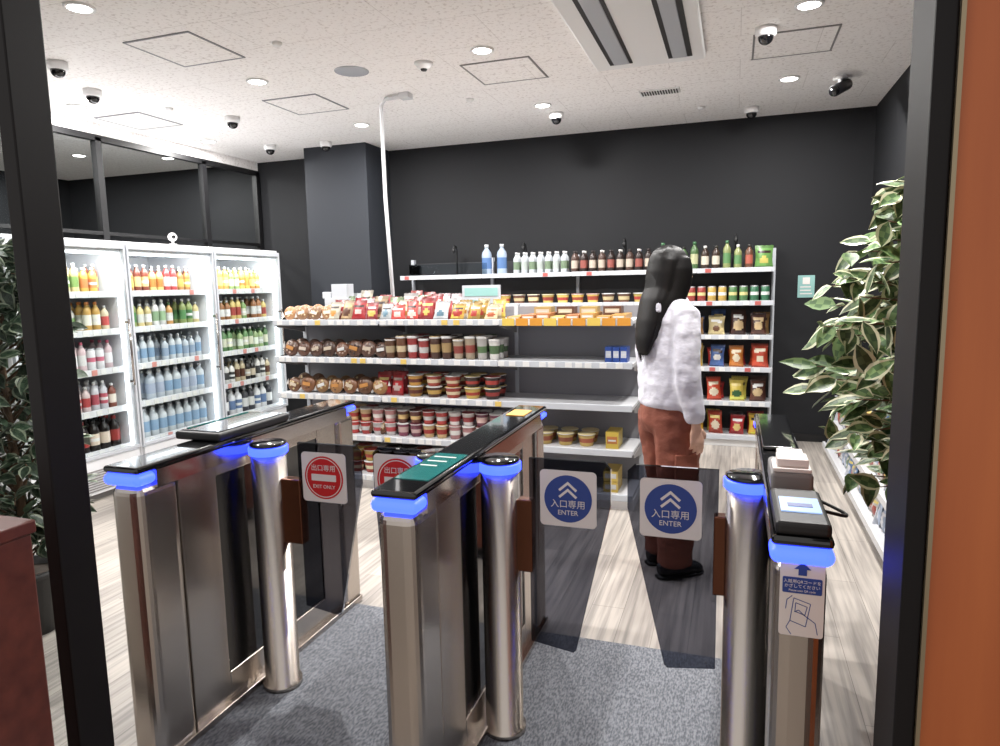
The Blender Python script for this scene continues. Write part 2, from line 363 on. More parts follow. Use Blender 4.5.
# ---------------------------------------------------------------- refrigerated cases
FX=-4.355
TEA=((190,130,66),(228,190,90),(240,240,235)); GRN=((160,176,98),(80,140,80),(240,240,235)); WAT=((226,234,240),(150,188,224),(245,245,248))
PALF=[
 [[((232,184,76),(236,130,70),W3),((204,100,60),(240,224,100),W3),((234,160,170),W3,(214,90,116)),((224,200,136),(130,166,84),W3)],
  [((236,234,226),(130,176,100),W3),((224,174,80),(246,240,224),(224,130,50)),((236,220,180),(204,74,70),W3)],
  [((236,236,240),(226,120,146),W3),((238,206,210),W3,(206,80,110))],
  [((220,196,194),(186,66,66),W3),((226,226,232),(200,84,100),W3),((156,82,64),(235,222,206),W3)],
  [((36,22,20),(180,50,44),(176,44,40)),((32,22,20),(222,202,180),(36,32,32))]],
 [[TEA,((150,70,50),(232,204,136),W3),((236,208,120),(218,130,56),W3),((200,70,68),(242,230,226),W3)],
  [GRN,((222,202,136),(238,238,230),W3),((238,238,236),(154,190,144),W3),((206,150,80),W3,(80,130,76))],
  [((214,224,234),(166,190,218),W3),WAT],[WAT,((212,222,234),(190,204,228),W3)],[WAT]],
 [[((238,212,100),(232,154,64),W3),((228,156,74),(240,232,130),W3),((154,184,100),(236,238,208),W3)],
  [((126,160,90),(230,230,206),W3),((170,110,64),W3,W3),((230,204,116),(176,68,60),W3)],
  [((154,182,118),(222,230,214),(80,130,80)),((100,146,88),(230,230,200),W3)],
  [((42,34,30),(222,206,180),(32,32,32)),((234,230,224),(70,70,70),(46,46,46)),((206,188,150),(96,58,40),W3)],
  [((66,66,74),W3,W3),((234,234,236),(110,140,188),W3)]]]
FZ=[1.5,1.22,.93,.63,.33]
for u in range(3):
    y0=3.07+u*.92; y1=y0+.915
    e=empty('refrigerated_display_case',(-4.7,(y0+y1)/2,0))
    w=MB()
    w.box(-5.1,-5.05,y0,y1,0,1.88); w.box(-5.05,FX,y0,y0+.022,.0,1.88); w.box(-5.05,FX,y1-.022,y1,0,1.88)
    w.box(-5.05,FX,y0+.022,y1-.022,1.80,1.88); w.box(-5.05,FX+.02,y0+.022,y1-.022,.05,.30)
    w.obj('cabinet','whiteg',e,.006)
    w=MB()
    for k in range(9): w.box(FX+.018,FX+.024,y0+.1,y1-.1,.075+k*.018,.083+k*.018)
    w.box(-5.0,FX-.03,y0+.02,y1-.02,0,.05)
    w.obj('vent_grille','grey',e)
    w=MB()
    for z in FZ: w.box(-5.04,FX-.08,y0+.025,y1-.025,z-.02,z); w.box(FX-.08,FX-.065,y0+.025,y1-.025,z-.035,z+.012)
    w.obj('shelves','shelf',e)
    w=MB()
    for z in FZ:
        y=y0+.06
        while y<y1-.1: w.box(FX-.065,FX-.062,y,y+.045,z-.032,z+.008,(240,240,236) if R.random()<.85 else (232,150,140)); y+=R.uniform(.07,.11)
    w.obj('price_tags','prod',e)
    box('light_strip',FX-.12,FX-.07,y0+.05,y1-.05,1.785,1.799,'strip',e)
    w=MB(); w.box(FX-.05,FX-.035,y0+.024,y0+.036,.32,1.79); w.box(FX-.05,FX-.035,y1-.036,y1-.024,.32,1.79); w.obj('side_light_strips','strip',e)
    w=MB(); fx0,fx1=FX,FX+.03; t=.022
    w.box(fx0,fx1,y0+.004,y0+t,.31,1.86); w.box(fx0,fx1,y1-t,y1-.004,.31,1.86); w.box(fx0,fx1,y0+t,y1-t,1.82,1.86); w.box(fx0,fx1,y0+t,y1-t,.31,.335)
    w.obj('door_frame','rail',e,.003)
    w=MB(); w.tube([(FX+.055,y1-.05,.8),(FX+.055,y1-.05,1.3)],.009,8); w.box(FX+.02,FX+.055,y1-.056,y1-.044,.82,.835); w.box(FX+.02,FX+.055,y1-.056,y1-.044,1.27,1.285); w.obj('door_handle','steel2',e)
    box('door_glass',FX+.01,FX+.016,y0+t,y1-t,.335,1.82,'clear',e)
    b=MB(); b.M=Matrix.Translation((FX-.09,y0,0))@Matrix.Rotation(math.pi/2,4,'Z')
    for si,z in enumerate(FZ):
        pal=PALF[u][si]; big=(si==4) or (u==1 and si==3)
        water=(u==1 and si>=2)
        def put(x,i):
            bd,lb,cp=pal[(i//2)%len(pal)]
            hh=(.185+.03*((i//2+si)%2)) if not big else .235
            rr=.030 if not big else .041
            for d in range(3):
                if (i+si*3)%11==10 and d==0: continue
                if water: bottle(b,x,.05+d*.09,z,hh,rr,bd,cp,lb,1)
                elif u==0 and si==2 and i%4<2: can(b,x,.05+d*.075,z,.16,.031,(238,238,240),(224,110,136))
                else: bottle(b,x,.05+d*.075,z,hh,rr,jit(bd,8),cp,jit(lb,8),0,10,W3 if i%3==0 else None)
        row(.05,.865,.09 if big else .07,put)
    b.obj('bottled_drinks',['prod','pet'])
    l=bpy.data.lights.new('lamp','AREA'); l.shape='RECTANGLE'; l.size=.05; l.size_y=.8; l.energy=5.5; l.color=(.93,.97,1)
    o=bpy.data.objects.new('case_lamp',l); sc.collection.objects.link(o); o.location=(FX-.055,(y0+y1)/2,1.775); o.rotation_euler=(0,math.radians(28),0); par(o,e)
e=empty('shelf_security_camera',(-4.42,4.55,1.88)); w=MB(); w.lathe(-4.42,4.55,1.88,[(.03,0,(255,)*3),(.03,.01,(255,)*3),(.01,.012,(255,)*3),(.01,.04,(255,)*3)],16); w.ell((-4.42,4.55,1.945),(.036,.036,.036),nu=16,nv=10); w.obj('body','white',e)
w=MB(); w.ell((-4.395,4.535,1.945),(.016,.016,.016)); w.obj('lens','black',e)
# ---------------------------------------------------------------- gondola
GX0,GX1,GY=-3.34,-.60,4.36
GZ=[.10,.40,.70,.98,1.26]
e=empty('gondola_shelf',(-1.97,4.8,0))
w=MB(); w.box(GX0,GX1,GY+.03,5.21,0,.07); w.obj('base','white',e)
w=MB()
for z in GZ: w.box(GX0+.005,GX1-.005,GY+.012,4.78,z-.025,z); w.box(GX0+.005,GX1-.005,4.82,5.23,z-.025,z)
w.obj('shelf_boards','shelf',e,.003)
w=MB()
for z in GZ:
    for k in range(3): x=GX0+k*.913; w.box(x+.01,x+.905,GY-.006,GY+.012,z-.034,z+.008)
w.obj('price_rails','rail',e,.002)
w=MB(); w.box(GX0,GX1,4.785,4.815,.07,1.34); w.obj('back_panel','panel',e)
w=MB()
for k in range(4):
    x=GX0+k*.9133; w.box(x-.015,x+.015,4.77,4.83,0,1.36)
w.obj('uprights','rail',e)
w=MB()
for k in range(4):
    x=GX0+k*.9133
    for z in GZ[1:]:
        vs=[(x-.003,4.77,z-.11),(x-.003,4.77,z-.025),(x-.003,GY+.03,z-.025),(x-.003,GY+.03,z-.045),(x+.003,4.77,z-.11),(x+.003,4.77,z-.025),(x+.003,GY+.03,z-.025),(x+.003,GY+.03,z-.045)]
        w.add(vs,[(0,1,2,3),(7,6,5,4),(0,4,5,1),(1,5,6,2),(2,6,7,3),(3,7,4,0)])
w.obj('brackets','grey',e)
w=MB()
for z in GZ:
    x=GX0+.05
    while x<GX1-.08:
        if not(x>-1.5 and z<.9): w.box(x,x+.045,GY-.009,GY-.006,z-.03,z+.004,(240,240,238) if R.random()<.85 else (244,206,100))
        x+=R.uniform(.06,.12)
for k in range(9): w.box(-1.48+k*.097,-1.48+k*.097+.085,GY-.011,GY-.006,1.225,1.275,(244,160,40) if k%3 else (246,208,80))
w.obj('price_tags','prod',e)
A0,A1,B1,C1=GX0+.03,-2.43,-1.51,GX1-.03
yf=GY+.05
b=MB(); b.val=.84 # bread
row(A0,A1-.42,.105,lambda x,i:[roundpack(b,x,yf+.04+d*.10,1.26+.0*d,.058,(166,114,68),(222,194,146)) for d in range(3)])
row(A0,A1+.02,.112,lambda x,i:[roundpack(b,x,yf+.04+d*.13,.98,.066,(96,64,50) if (i//2)%2 else (124,80,58),(60,40,32) if i%2 else (210,180,160)) for d in range(2)])
row(A0,A1,.112,lambda x,i:[roundpack(b,x,yf+.04+d*.13,.70,.066,(180,126,72) if (i//2)%2 else (134,84,50),(116,70,42) if i%2 else (230,204,140)) for d in range(2)])
row(A0,A1,.125,lambda x,i:[roundpack(b,x,yf+.04+d*.13,.40,.06,(150,96,60),(210,166,106)) for d in range(2)])
b.obj('packaged_bread','prod')
b=MB(); b.val=.8 # snack bags
cols=[((210,202,200),(206,70,70)),((196,34,40),(226,200,190)),((206,210,212),(110,150,170)),((190,40,44),(232,200,90)),((226,176,60),(196,56,46)),((216,196,150),(206,100,56)),((216,190,196),(216,110,136)),((214,204,180),(226,150,60)),((180,146,104),(104,62,44)),((200,60,52),(240,224,210)),((150,180,120),(230,226,200))]
row(A1-.48,-1.92,.10,lambda x,i:[bag(b,x,yf+.03+d*.09,1.26,.11,R.uniform(.10,.16)+.02*d,.05,*cols[R.choice([0,1,9,2,3,6,7,8,1,10])],lean=.35) for d in range(4)])
row(-1.92,B1-.03,.10,lambda x,i:[bag(b,x,yf+.05+d*.09,1.26,.105,R.uniform(.09,.13)+.01*d,.045,*cols[R.choice([4,5,7,8,4])],lean=.35) for d in range(3)])
row(-2.52,-2.30,.11,lambda x,i:[bag(b,x,yf+.06+d*.08,.70,.11,.17,.05,*cols[1]) for d in range(2)])
b.obj('snack_bags','prod')
b=MB(); b.val=.86
CA=[((124,80,54),(226,204,160)),((176,60,60),W3),((86,58,48),(206,170,110)),((212,190,160),(170,76,66)),((222,218,212),(96,130,84)),((196,150,84),(120,52,40)),((60,52,52),(190,160,90)),((206,120,60),(240,224,190))]
CB=[((206,150,58),(120,48,34)),((92,56,40),(222,176,80)),((190,66,50),(240,220,176)),((226,190,80),(190,60,44)),((60,44,40),(206,60,50))]
CC=[((200,60,56),W3),((232,224,220),(196,70,74)),((150,70,96),(240,200,190)),((238,200,140),(190,50,44)),((222,150,150),(240,232,226)),((120,60,50),(230,190,120))]
row(A1,B1-.02,.090,lambda x,i:[cup(b,x,yf+.045+d*.095,.98,.165 if i%3 else .145,.042,*CA[(i//2)%8]) for d in range(3)])
row(-2.28,B1-.02,.13,lambda x,i:[[cup(b,x,yf+.07+d*.13,.70+q*.082,.08,.06,*CB[(i+q*(i%2))%5],lid=R.choice([(214,160,70),W3,(190,60,50),(236,210,120)])) for q in range(2)] for d in range(2)])
row(A1-.35,B1-.02,.102,lambda x,i:[cup(b,x,yf+.06+d*.1,.40+q*.10,.098,.047,*CC[(i//2+q*3)%6]) for d in range(2) for q in range(2)])
row(-1.30,-.86,.125,lambda x,i:[cup(b,x,yf+.08+d*.13,.40,.085,.06,(228,194,100),(176,88,56),(230,210,150)) for d in range(2)])
row(A0,B1,.125,lambda x,i:[cup(b,x,yf+.08+d*.13,.10+q*.09,.088,.06,*CB[(i//2+q)%5]) for d in range(2) for q in range(2)])
b.obj('cup_noodles','prod')
b=MB(); b.val=.84
row(-.84,-.66,.09,lambda x,i:carton(b,x,yf+.02,.40,.085,.18,.11,(238,202,70),(218,130,60)))
row(-.86,-.66,.1,lambda x,i:[carton(b,x,yf+.02,.10+k*.075,.095,.2,.07,(236,198,80),(232,232,230)) for k in range(2)])
row(-.80,-.65,.05,lambda x,i:carton(b,x,yf+.02,.98,.045,.12,.10,(44,84,180),(220,224,236)))
row(B1+.03,-.66,.1,lambda x,i:carton(b,x,yf+.03,1.26,.092,.3,.022+.01*(i%3),R.choice([(216,156,70),(206,196,170),(216,190,96),(200,120,66)]),(220,206,180)))
row(-1.35,-.7,.16,lambda x,i:carton(b,x,yf+.2,1.28,.12,.12,.06,(110,70,52) if i%2 else (196,168,96),(222,212,190)))
b.obj('boxed_snacks','prod')
e=empty('carton_stack',(-2.92,4.68,1.26))
w=MB(); w.box(-3.05,-2.83,4.64,4.76,1.261,1.42); w.box(-2.99,-2.85,4.65,4.75,1.42,1.53); w.box(-3.08,-3.0,4.66,4.74,1.42,1.47); w.obj('boxes','rail',e,.003)
w=MB(); w.box(-2.95,-2.93,4.638,4.641,1.27,1.41,(190,176,150)); w.obj('tape','prod',e)
e=empty('shelf_notice_card',(-1.78,4.74,1.26)); w=MB(); w.box(-1.92,-1.62,4.735,4.745,1.26,1.50); w.obj('card','rail',e); w=MB(); w.box(-1.90,-1.64,4.732,4.735,1.42,1.48); w.box(-1.88,-1.7,4.732,4.735,1.38,1.39); w.box(-1.88,-1.74,4.732,4.735,1.35,1.36); w.obj('print','tealp',e)
# ---------------------------------------------------------------- back shelving
WX0,WX1,WY=-3.28,.33,6.38
WZ=[.10,.41,.72,1.01,1.31,1.60]
e=empty('display_shelving',(-1.5,6.55,0))
w=MB(); w.box(WX0,WX1,WY+.03,6.74,0,.07); w.obj('base','white',e)
w=MB()
for z in WZ: w.box(WX0,WX1,WY+.012,6.72,z-.025,z)
w.obj('shelf_boards','shelf',e,.003)
w=MB()
for z in WZ:
    for k in range(4): x=WX0+k*.9025; w.box(x+.01,x+.895,WY-.006,WY+.012,z-.034,z+.008)
w.obj('price_rails','rail',e,.002)
w=MB(); w.box(WX0,WX1,6.725,6.745,.07,1.74); w.obj('back_panel','pdark',e)
w=MB()
for k in range(5): x=WX0+k*.9025; w.box(x-.015,x+.015,6.69,6.75,0,1.78)
w.obj('uprights','rail',e)
w=MB(); w.box(WX0+.1,WX0+.95,WY+.03,WY+.036,1.6,1.72); w.box(WX0+.1,WX0+.106,WY+.036,6.7,1.6,1.72); w.obj('acrylic_guard','acryl',e)
w=MB()
for k in range(5):
    x=WX0+.06
    for _ in range(40):
        if x>WX1-.08: break
        w.box(x,x+.05,WY-.009,WY-.006,WZ[k+1]-.03,WZ[k+1]+.004,(238,238,236) if R.random()<.9 else (206,96,90)); x+=R.uniform(.07,.13)
w.obj('price_tags','prod',e)
yf=WY+.06
b=MB()
for x in (-2.36,-2.2): bottle(b,x,yf+.06,1.6,.30,.052,(190,210,236),(235,240,245),(104,146,210),1)
row(-2.08,-1.52,.08,lambda x,i:[bottle(b,x,yf+.03+d*.08,1.6,.21,.032,(214,222,228),(235,235,235),(200,210,204) if i%2 else (132,156,124),1) for d in range(2)])
row(-1.5,-.72,.08,lambda x,i:[bottle(b,x,yf+.03+d*.08,1.6,.205,.033,(50,34,30) if i%3 else (86,60,50),(225,222,218) if i%2 else (50,40,40),(166,86,76) if i%3==1 else (202,186,168)) for d in range(2)])
row(-.68,.16,.085,lambda x,i:[bottle(b,x,yf+.03+d*.08,1.6,.21 if i%3 else .25,.034,[(112,70,48),(80,116,66),(66,46,36),(150,158,96)][(i//2)%4],[(64,120,74),W3,(50,50,46)][i%3],[(194,96,76),(196,198,150),(220,210,190),(96,150,90)][(i//2)%4]) for d in range(2)])
b.obj('bottled_drinks','prod').data.materials.append(M['pet'])
b=MB()
row(-.6,.30,.09,lambda x,i:[can(b,x,yf+.03+d*.085,1.31,.14,.037,[(58,120,84),(172,66,58),(210,170,80),(84,134,78)][(i//2)%4],[W3,(230,216,140)][(i//2)%2]) for d in range(2)])
b.obj('canned_food','prod')
b=MB()
row(-2.4,-.62,.14,lambda x,i:[cup(b,x,yf+.07,1.31,.09,.062,*[((228,190,84),(190,76,56)),((120,76,52),(226,204,150)),((232,204,96),(182,60,52))][(i//2)%3])]) 
row(-2.4,-.62,.14,lambda x,i:[cup(b,x,yf+.07,1.01,.09,.062,*[((184,78,66),W3),((76,110,76),(226,202,150))][(i//2)%2])]) 
b.obj('instant_noodle_bowls','prod')
bc=[((176,34,38),(240,206,120)),((150,108,60),(236,224,190)),((50,50,58),(206,172,96)),((200,64,36),(244,228,196)),((232,184,50),(170,44,36)),((84,46,36),(222,190,136)),((206,48,40),(240,224,200)),((206,186,130),(110,70,44)),((232,204,76),(60,110,60)),((64,120,70),(236,220,120)),((230,130,40),(250,236,200)),((60,90,150),(230,226,220)),((150,40,80),(240,210,200))]
b=MB()
for z,ws in ((1.01,[2,11,7,5,1,2]),(.72,[0,4,6,10,3,0]),(.41,[9,2,0,8,5,4]),(.10,[5,4,8,2,0,4])):
    row(-.6,.31,.152,lambda x,i:[bag(b,x+R.uniform(-.012,.012),yf+.04+d*.09,z,R.uniform(.125,.155),R.uniform(.15,.23),.075,*bc[R.choice([ws[i%6],ws[i%6],R.randrange(13)])],lean=R.uniform(.05,.35),nx=14,nz=16) for d in range(2)])
    row(WX0+.05,-.62,.18,lambda x,i:[bag(b,x,yf+.04,z,.165,.19,.06,*R.choice(bc))])
bag(b,.24,6.58,1.6,.16,.2,.06,(100,154,72),(226,210,100))
b.obj('snack_bags','prod')
for x in (-2.75,-2.0,-1.0,.0):
    w=MB(); y=6.66
    w.tube([(x,y,1.6),(x,y,1.86),(x,y-.02,1.90),(x,y-.07,1.905),(x,y-.09,1.87)],.010,8); w.ell((x,y-.09,1.855),(.018,.018,.03)); w.box(x-.03,x+.03,y-.03,y+.03,1.6,1.607); w.obj('shelf_camera_stand','blackm')
e=empty('notice_sign',(.61,YB,1.43)); box('plate',.54,.68,YB-.008,YB,1.33,1.53,'tealp',e); w=MB(); w.box(.56,.65,YB-.010,YB-.008,1.42,1.43); w.box(.56,.66,YB-.010,YB-.008,1.36,1.37); w.box(.56,.65,YB-.010,YB-.008,1.39,1.40); w.box(.58,.64,YB-.010,YB-.008,1.45,1.51); w.obj('print','swhite',e)
# ---------------------------------------------------------------- low rack on the right
e=empty('low_display_rack',(.93,4.8,0)); RX=.75
RZ=[.10,.30,.50]
w=MB(); w.box(RX+.03,1.09,3.2,6.3,0,.07); w.obj('base','white',e)
w=MB(); w2=MB()
for k,z in enumerate(RZ): w.box(RX+.012+.04*k,1.09,3.2,6.3,z-.02,z); w2.box(RX-.006+.04*k,RX+.012+.04*k,3.2,6.3,z-.03,z+.012)
w.obj('shelf_boards','shelf',e,.003); w2.obj('price_rails','shelf',e)
w=MB(); w.box(1.07,1.095,3.2,6.3,.07,.7); w.obj('back_panel','pdark',e)
w=MB()
for y in (3.2,4.23,5.27,6.28): w.prism([(RX+.02,.07),(1.09,.07),(1.09,.7),(RX+.12,.5)],y,y+.015)
w.obj('side_panels','rail',e)
b=MB(); b.M=Matrix.Translation((RX+.03,6.27,0))@Matrix.Rotation(-math.pi/2,4,'Z')
pc=[((200,204,214),(80,110,170)),((166,180,204),(216,216,222)),((204,198,188),(176,76,66)),((96,130,174),(220,220,226)),((176,76,64),(224,214,198)),((202,172,96),(110,66,48)),((126,156,126),(222,222,212))]
for k,z in enumerate(RZ):
    row(.03,3.03,.115,lambda x,i:[bag(b,x,.03+k*.04+d*.09,z,.105,.14,.045,*R.choice(pc)) for d in range(2)])
b.obj('snack_bags','prod')
# ---------------------------------------------------------------- gates
G=.978
def flap(name,xa,xb,ya,parent,hx):
    w=MB(); d=1 if xb>xa else -1
    poly=[(xa,.34),(xa,.955),(xb-d*.02,.955),(xb,.935),(xb,.82),(xa+d*.15,.33),(xa+d*.14,.32)]
    if d<0: poly=poly[::-1]
    w.prism(poly,ya-.006,ya+.006); w.obj(name,'tint',parent)
    w=MB(); x0,x1=sorted((hx,xa+d*.012)); w.box(x0,x1,ya-.022,ya+.022,.58,.82); w.obj('flap_hinge','hinge',parent,.004)
def post(x,y,parent):
    w=MB(); c=(255,)*3; z0=.006; w.lathe(x,y,z0,[(.072,0,c),(.072,.02,c),(.063,.022,c),(.063,.90,c)],36); w.obj('flap_column','steel',parent)
    w=MB(); w.lathe(x,y,.906,[(.066,0,c),(.070,.004,c),(.070,.026,c),(.066,.030,c)],36); w.obj('column_light_ring','blue',parent)
    w=MB(); w.lathe(x,y,.936,[(.065,0,c),(.065,.01,c),(.058,.014,c)],36); w.obj('column_cap','black',parent)
def gate(x0,x1,y0,y1,posts):
    xc=(x0+x1)/2; e=empty('turnstile_gate',(xc,(y0+y1)/2,0)); i=.008
    w=MB(); w.box(x0+i,x1-i,y0+.005,y0+.17,.006,.92); w.obj('front_column','steel',e,.035,5)
    w=MB(); w.box(x0+i,x1-i,y1-.16,y1-.005,.006,.925); w.obj('rear_column','steel',e,.035,5)
    w=MB(); w.box(x0-.002,x1+.002,y0-.005,y0+.075,.917,.955); w.obj('front_light_ring','blue',e,.036,6)
    w=MB(); w.box(x0,x1,y1-.08,y1+.003,.93,.952); w.obj('rear_light_ring','blue',e,.03,4)
    w=MB(); w.box(x0,x1,y0,y1,.956,G); w.obj('top_glass','black',e,.01,3)
    w=MB(); w.box(x0+.004,x1-.004,y0+.075,y1-.08,.90,.955); w.obj('top_edge','steel2',e)
    w=MB(); w.box(x0+.02,x1-.02,y0+.17,y0+.34,.006,.90); w.box(x0+.02,x1-.02,y1-.30,y1-.16,.006,.90); w.box(x0+.02,x1-.02,y0+.34,y1-.3,.006,.13); w.box(x0+.02,x1-.02,y0+.34,y1-.3,.86,.90); w.obj('side_panels','steel',e,.003)
    w=MB(); w.box(x0+.026,x0+.034,y0+.34,y1-.3,.13,.86); w.box(x1-.034,x1-.026,y0+.34,y1-.3,.13,.86); w.obj('side_glass','black',e)
    w=MB(); w.box(x0-.004,x1+.004,y0+.03,y1-.03,.006,.03); w.obj('base_plate','steel2',e,.003)
    for px in posts: post(px,2.02,e)
    return e
gl=gate(-1.81,-1.672,1.51,2.76,[-1.60])
gm=gate(-.888,-.755,1.51,2.80,[-.705,-.93])
gr=gate(.083,.203,1.45,2.82,[.052])
flap('flap_glass',-1.47,-1.215,2.02,gl,-1.54)
flap('flap_glass',-.985,-1.165,2.02,gm,-.97)
flap('flap_glass',-.605,-.345,2.02,gm,-.645)
flap('flap_glass',-.03,-.294,2.02,gr,-.008)
w=MB(); w.box(-1.87,-1.675,1.86,2.26,G,G+.03); w.obj('exit_reader_tray','blackm',gl,.01,3)
w=MB(); w.box(-1.855,-1.69,1.88,2.24,G+.03,G+.033); w.obj('exit_reader_glass','black',gl)
w=MB(); w.box(-1.85,-1.842,1.9,2.22,G+.033,G+.036); w.obj('reader_edge','teal',gl)
w=MB(); w.box(-.872,-.77,1.62,1.91,G,G+.002); w.obj('instruction_label','teal',gm)
w=MB(); 
for k in range(3): w.box(-.862,-.81+.01*k,1.76+k*.05,1.768+k*.05,G+.002,G+.003)
w.obj('label_print','swhite',gm)
w=MB(); w.box(-.86,-.785,2.55,2.67,G,G+.003); w.obj('amber_label','amber',gm)
e=empty('card_reader_terminal',(.143,1.56,G))
w=MB(); w.box(.09,.198,1.455,1.70,G,G+.03); w.obj('housing','blackm',e,.01,3)
w=MB(); w.box(.105,.185,1.52,1.62,G+.03,G+.033); w.obj('screen','screen',e)
w=MB(); w.box(.12,.17,1.55,1.575,G+.033,G+.034); w.obj('screen_text','sblue',e)
cu=bpy.data.curves.new('power_cable','CURVE'); cu.dimensions='3D'; cu.bevel_depth=.004
s=cu.splines.new('BEZIER'); s.bezier_points.add(2)
for p,c in zip(s.bezier_points,[(.197,1.6,G+.012),(.255,1.68,G-.02),(.207,1.9,.93)]): p.co=c; p.handle_left_type=p.handle_right_type='AUTO'
o=bpy.data.objects.new('power_cable',cu); sc.collection.objects.link(o); cu.materials.append(M['rubber']); par(o,e)
e=empty('receipt_printer',(.145,1.83,G))
w=MB(); w.box(.095,.193,1.76,1.93,G,G+.05); w.obj('housing','grey',e,.01,3)
w=MB(); w.box(.10,.188,1.765,1.86,G+.05,G+.06); w.box(.11,.182,1.78,1.85,G+.06,G+.08); w.box(.115,.178,1.87,1.92,G+.05,G+.075); w.obj('paper_slips','swhite',e,.002)
e=empty('reader_column',(.14,2.4,G)); 
w=MB(); w.box(.093,.19,2.2,2.75,G,G+.012); w.obj('cover','black',e,.004,3)
def rrect(cx,cz,wd,h,r,n=5):
    pts=[]
    for (sx,sz,a0) in ((1,1,0),(-1,1,90),(-1,-1,180),(1,-1,270)):
        for k in range(n+1):
            a=math.radians(a0+90*k/n); pts.append((cx+sx*(wd/2-r)+r*math.cos(a),cz+sz*(h/2-r)+r*math.sin(a)))
    return pts[::-1]
def circ(cx,cz,r,n=40): return [(cx+r*math.cos(-2*math.pi*k/n),cz+r*math.sin(-2*math.pi*k/n)) for k in range(n)]
def flat(parent,name,poly,y,m,t=.0012):
    w=MB(); w.prism(poly[::-1],y-t,y); return w.obj(name,m,parent)
def ring(parent,name,cx,cz,r0,r1,y,m,n=48):
    w=MB(); vs=[];fs=[]
    for k in range(n):
        a=2*math.pi*k/n
        vs+=[(cx+r0*math.cos(a),y,cz+r0*math.sin(a)),(cx+r1*math.cos(a),y,cz+r1*math.sin(a))]
    for k in range(n):
        k2=(k+1)%n; fs.append((2*k,2*k+1,2*k2+1,2*k2))
    w.add(vs,fs); return w.obj(name,m,parent)
ys=1.4545; ox=.012; oz=.022
e=empty('instruction_sticker',(.145,ys,.84))
flat(e,'backing',rrect(.133+ox,.825+oz,.085,.165,.006),ys,'swhite')
flat(e,'arrow',[(x+ox,z+oz) for x,z in [(.125,.875),(.125,.888),(.117,.888),(.133,.903),(.149,.888),(.141,.888),(.141,.875)]],ys-.0012,'sblue')
flat(e,'caption_box',rrect(.133+ox,.853+oz,.075,.034,.003),ys-.0012,'sblue')
text('入館用QRコードを',.0085,(.133+ox,ys-.0026,.861+oz),'swhite',e); text('かざしてください',.0085,(.133+ox,ys-.0026,.851+oz),'swhite',e); text('Please scan QR code',.006,(.133+ox,ys-.0026,.842+oz),'swhite',e)
w=MB()
def stroke(pts,wd=.0016):
    for (a,b_) in zip(pts,pts[1:]):
        dx,dz=b_[0]-a[0],b_[1]-a[1]; l=math.hypot(dx,dz) or 1; nx,nz=-dz/l*wd/2,dx/l*wd/2
        w.add([(a[0]+nx+ox,ys-.0016,a[1]+nz+oz),(b_[0]+nx+ox,ys-.0016,b_[1]+nz+oz),(b_[0]-nx+ox,ys-.0016,b_[1]-nz+oz),(a[0]-nx+ox,ys-.0016,a[1]-nz+oz)],[(0,1,2,3)])
stroke([(.118,.825),(.150,.815),(.142,.765),(.112,.775),(.118,.825)]); stroke([(.120,.795),(.128,.80),(.138,.79),(.16,.775),(.165,.75)]); stroke([(.112,.775),(.105,.76),(.115,.745)]); stroke([(.122,.815),(.144,.808),(.140,.79),(.121,.796),(.122,.815)])
stroke([(.115,.83),(.105,.82),(.103,.80)]); w.obj('hand_drawing','sblue',e)
def enter(cx,cz,y):
    e=empty('enter_sign',(cx,y,cz)); s=.18
    flat(e,'backing',rrect(cx,cz,s,s,.014),y,'swhite',.003); flat(e,'disc',circ(cx,cz,.076),y-.003,'sblue')
    for k in range(2):
        z=cz+.022+k*.022
        flat(e,'chevron',[(cx-.03,z-.014),(cx,z+.012),(cx+.03,z-.014),(cx+.025,z-.02),(cx,z+.002),(cx-.025,z-.02)][::-1],y-.0042,'swhite')
    text('入口専用',.028,(cx,y-.0055,cz-.018),'swhite',e); text('ENTER',.022,(cx,y-.0055,cz-.045),'swhite',e)
def exits(cx,cz,y):
    e=empty('exit_only_sign',(cx,y,cz)); s=.18
    flat(e,'backing',rrect(cx,cz,s,s,.014),y,'swhite',.003); flat(e,'disc',circ(cx,cz,.078),y-.003,'sred')
    ring(e,'ring',cx,cz,.069,.072,y-.0044,'swhite')
    flat(e,'bar',rrect(cx,cz,.1,.024,.002),y-.0042,'swhite')
    text('出口専用',.025,(cx,y-.0055,cz+.034),'swhite',e); text('EXIT ONLY',.018,(cx,y-.0055,cz-.033),'swhite',e)
enter(-.478,.832,2.013); enter(-.166,.828,2.013); exits(-1.362,.834,2.013); exits(-1.07,.845,2.013)
# ---------------------------------------------------------------- counter cabinet, lobby side
e=empty('reception_cabinet',(-1.85,.86,0)); box('body',-2.2,-1.475,.68,1.04,.02,.97,'redwood',e,.004); box('top',-2.22,-1.47,.66,1.05,.97,1.0,'redwood',e,.004); box('plinth',-2.18,-1.49,.7,1.02,0,.02,'blackm',e)
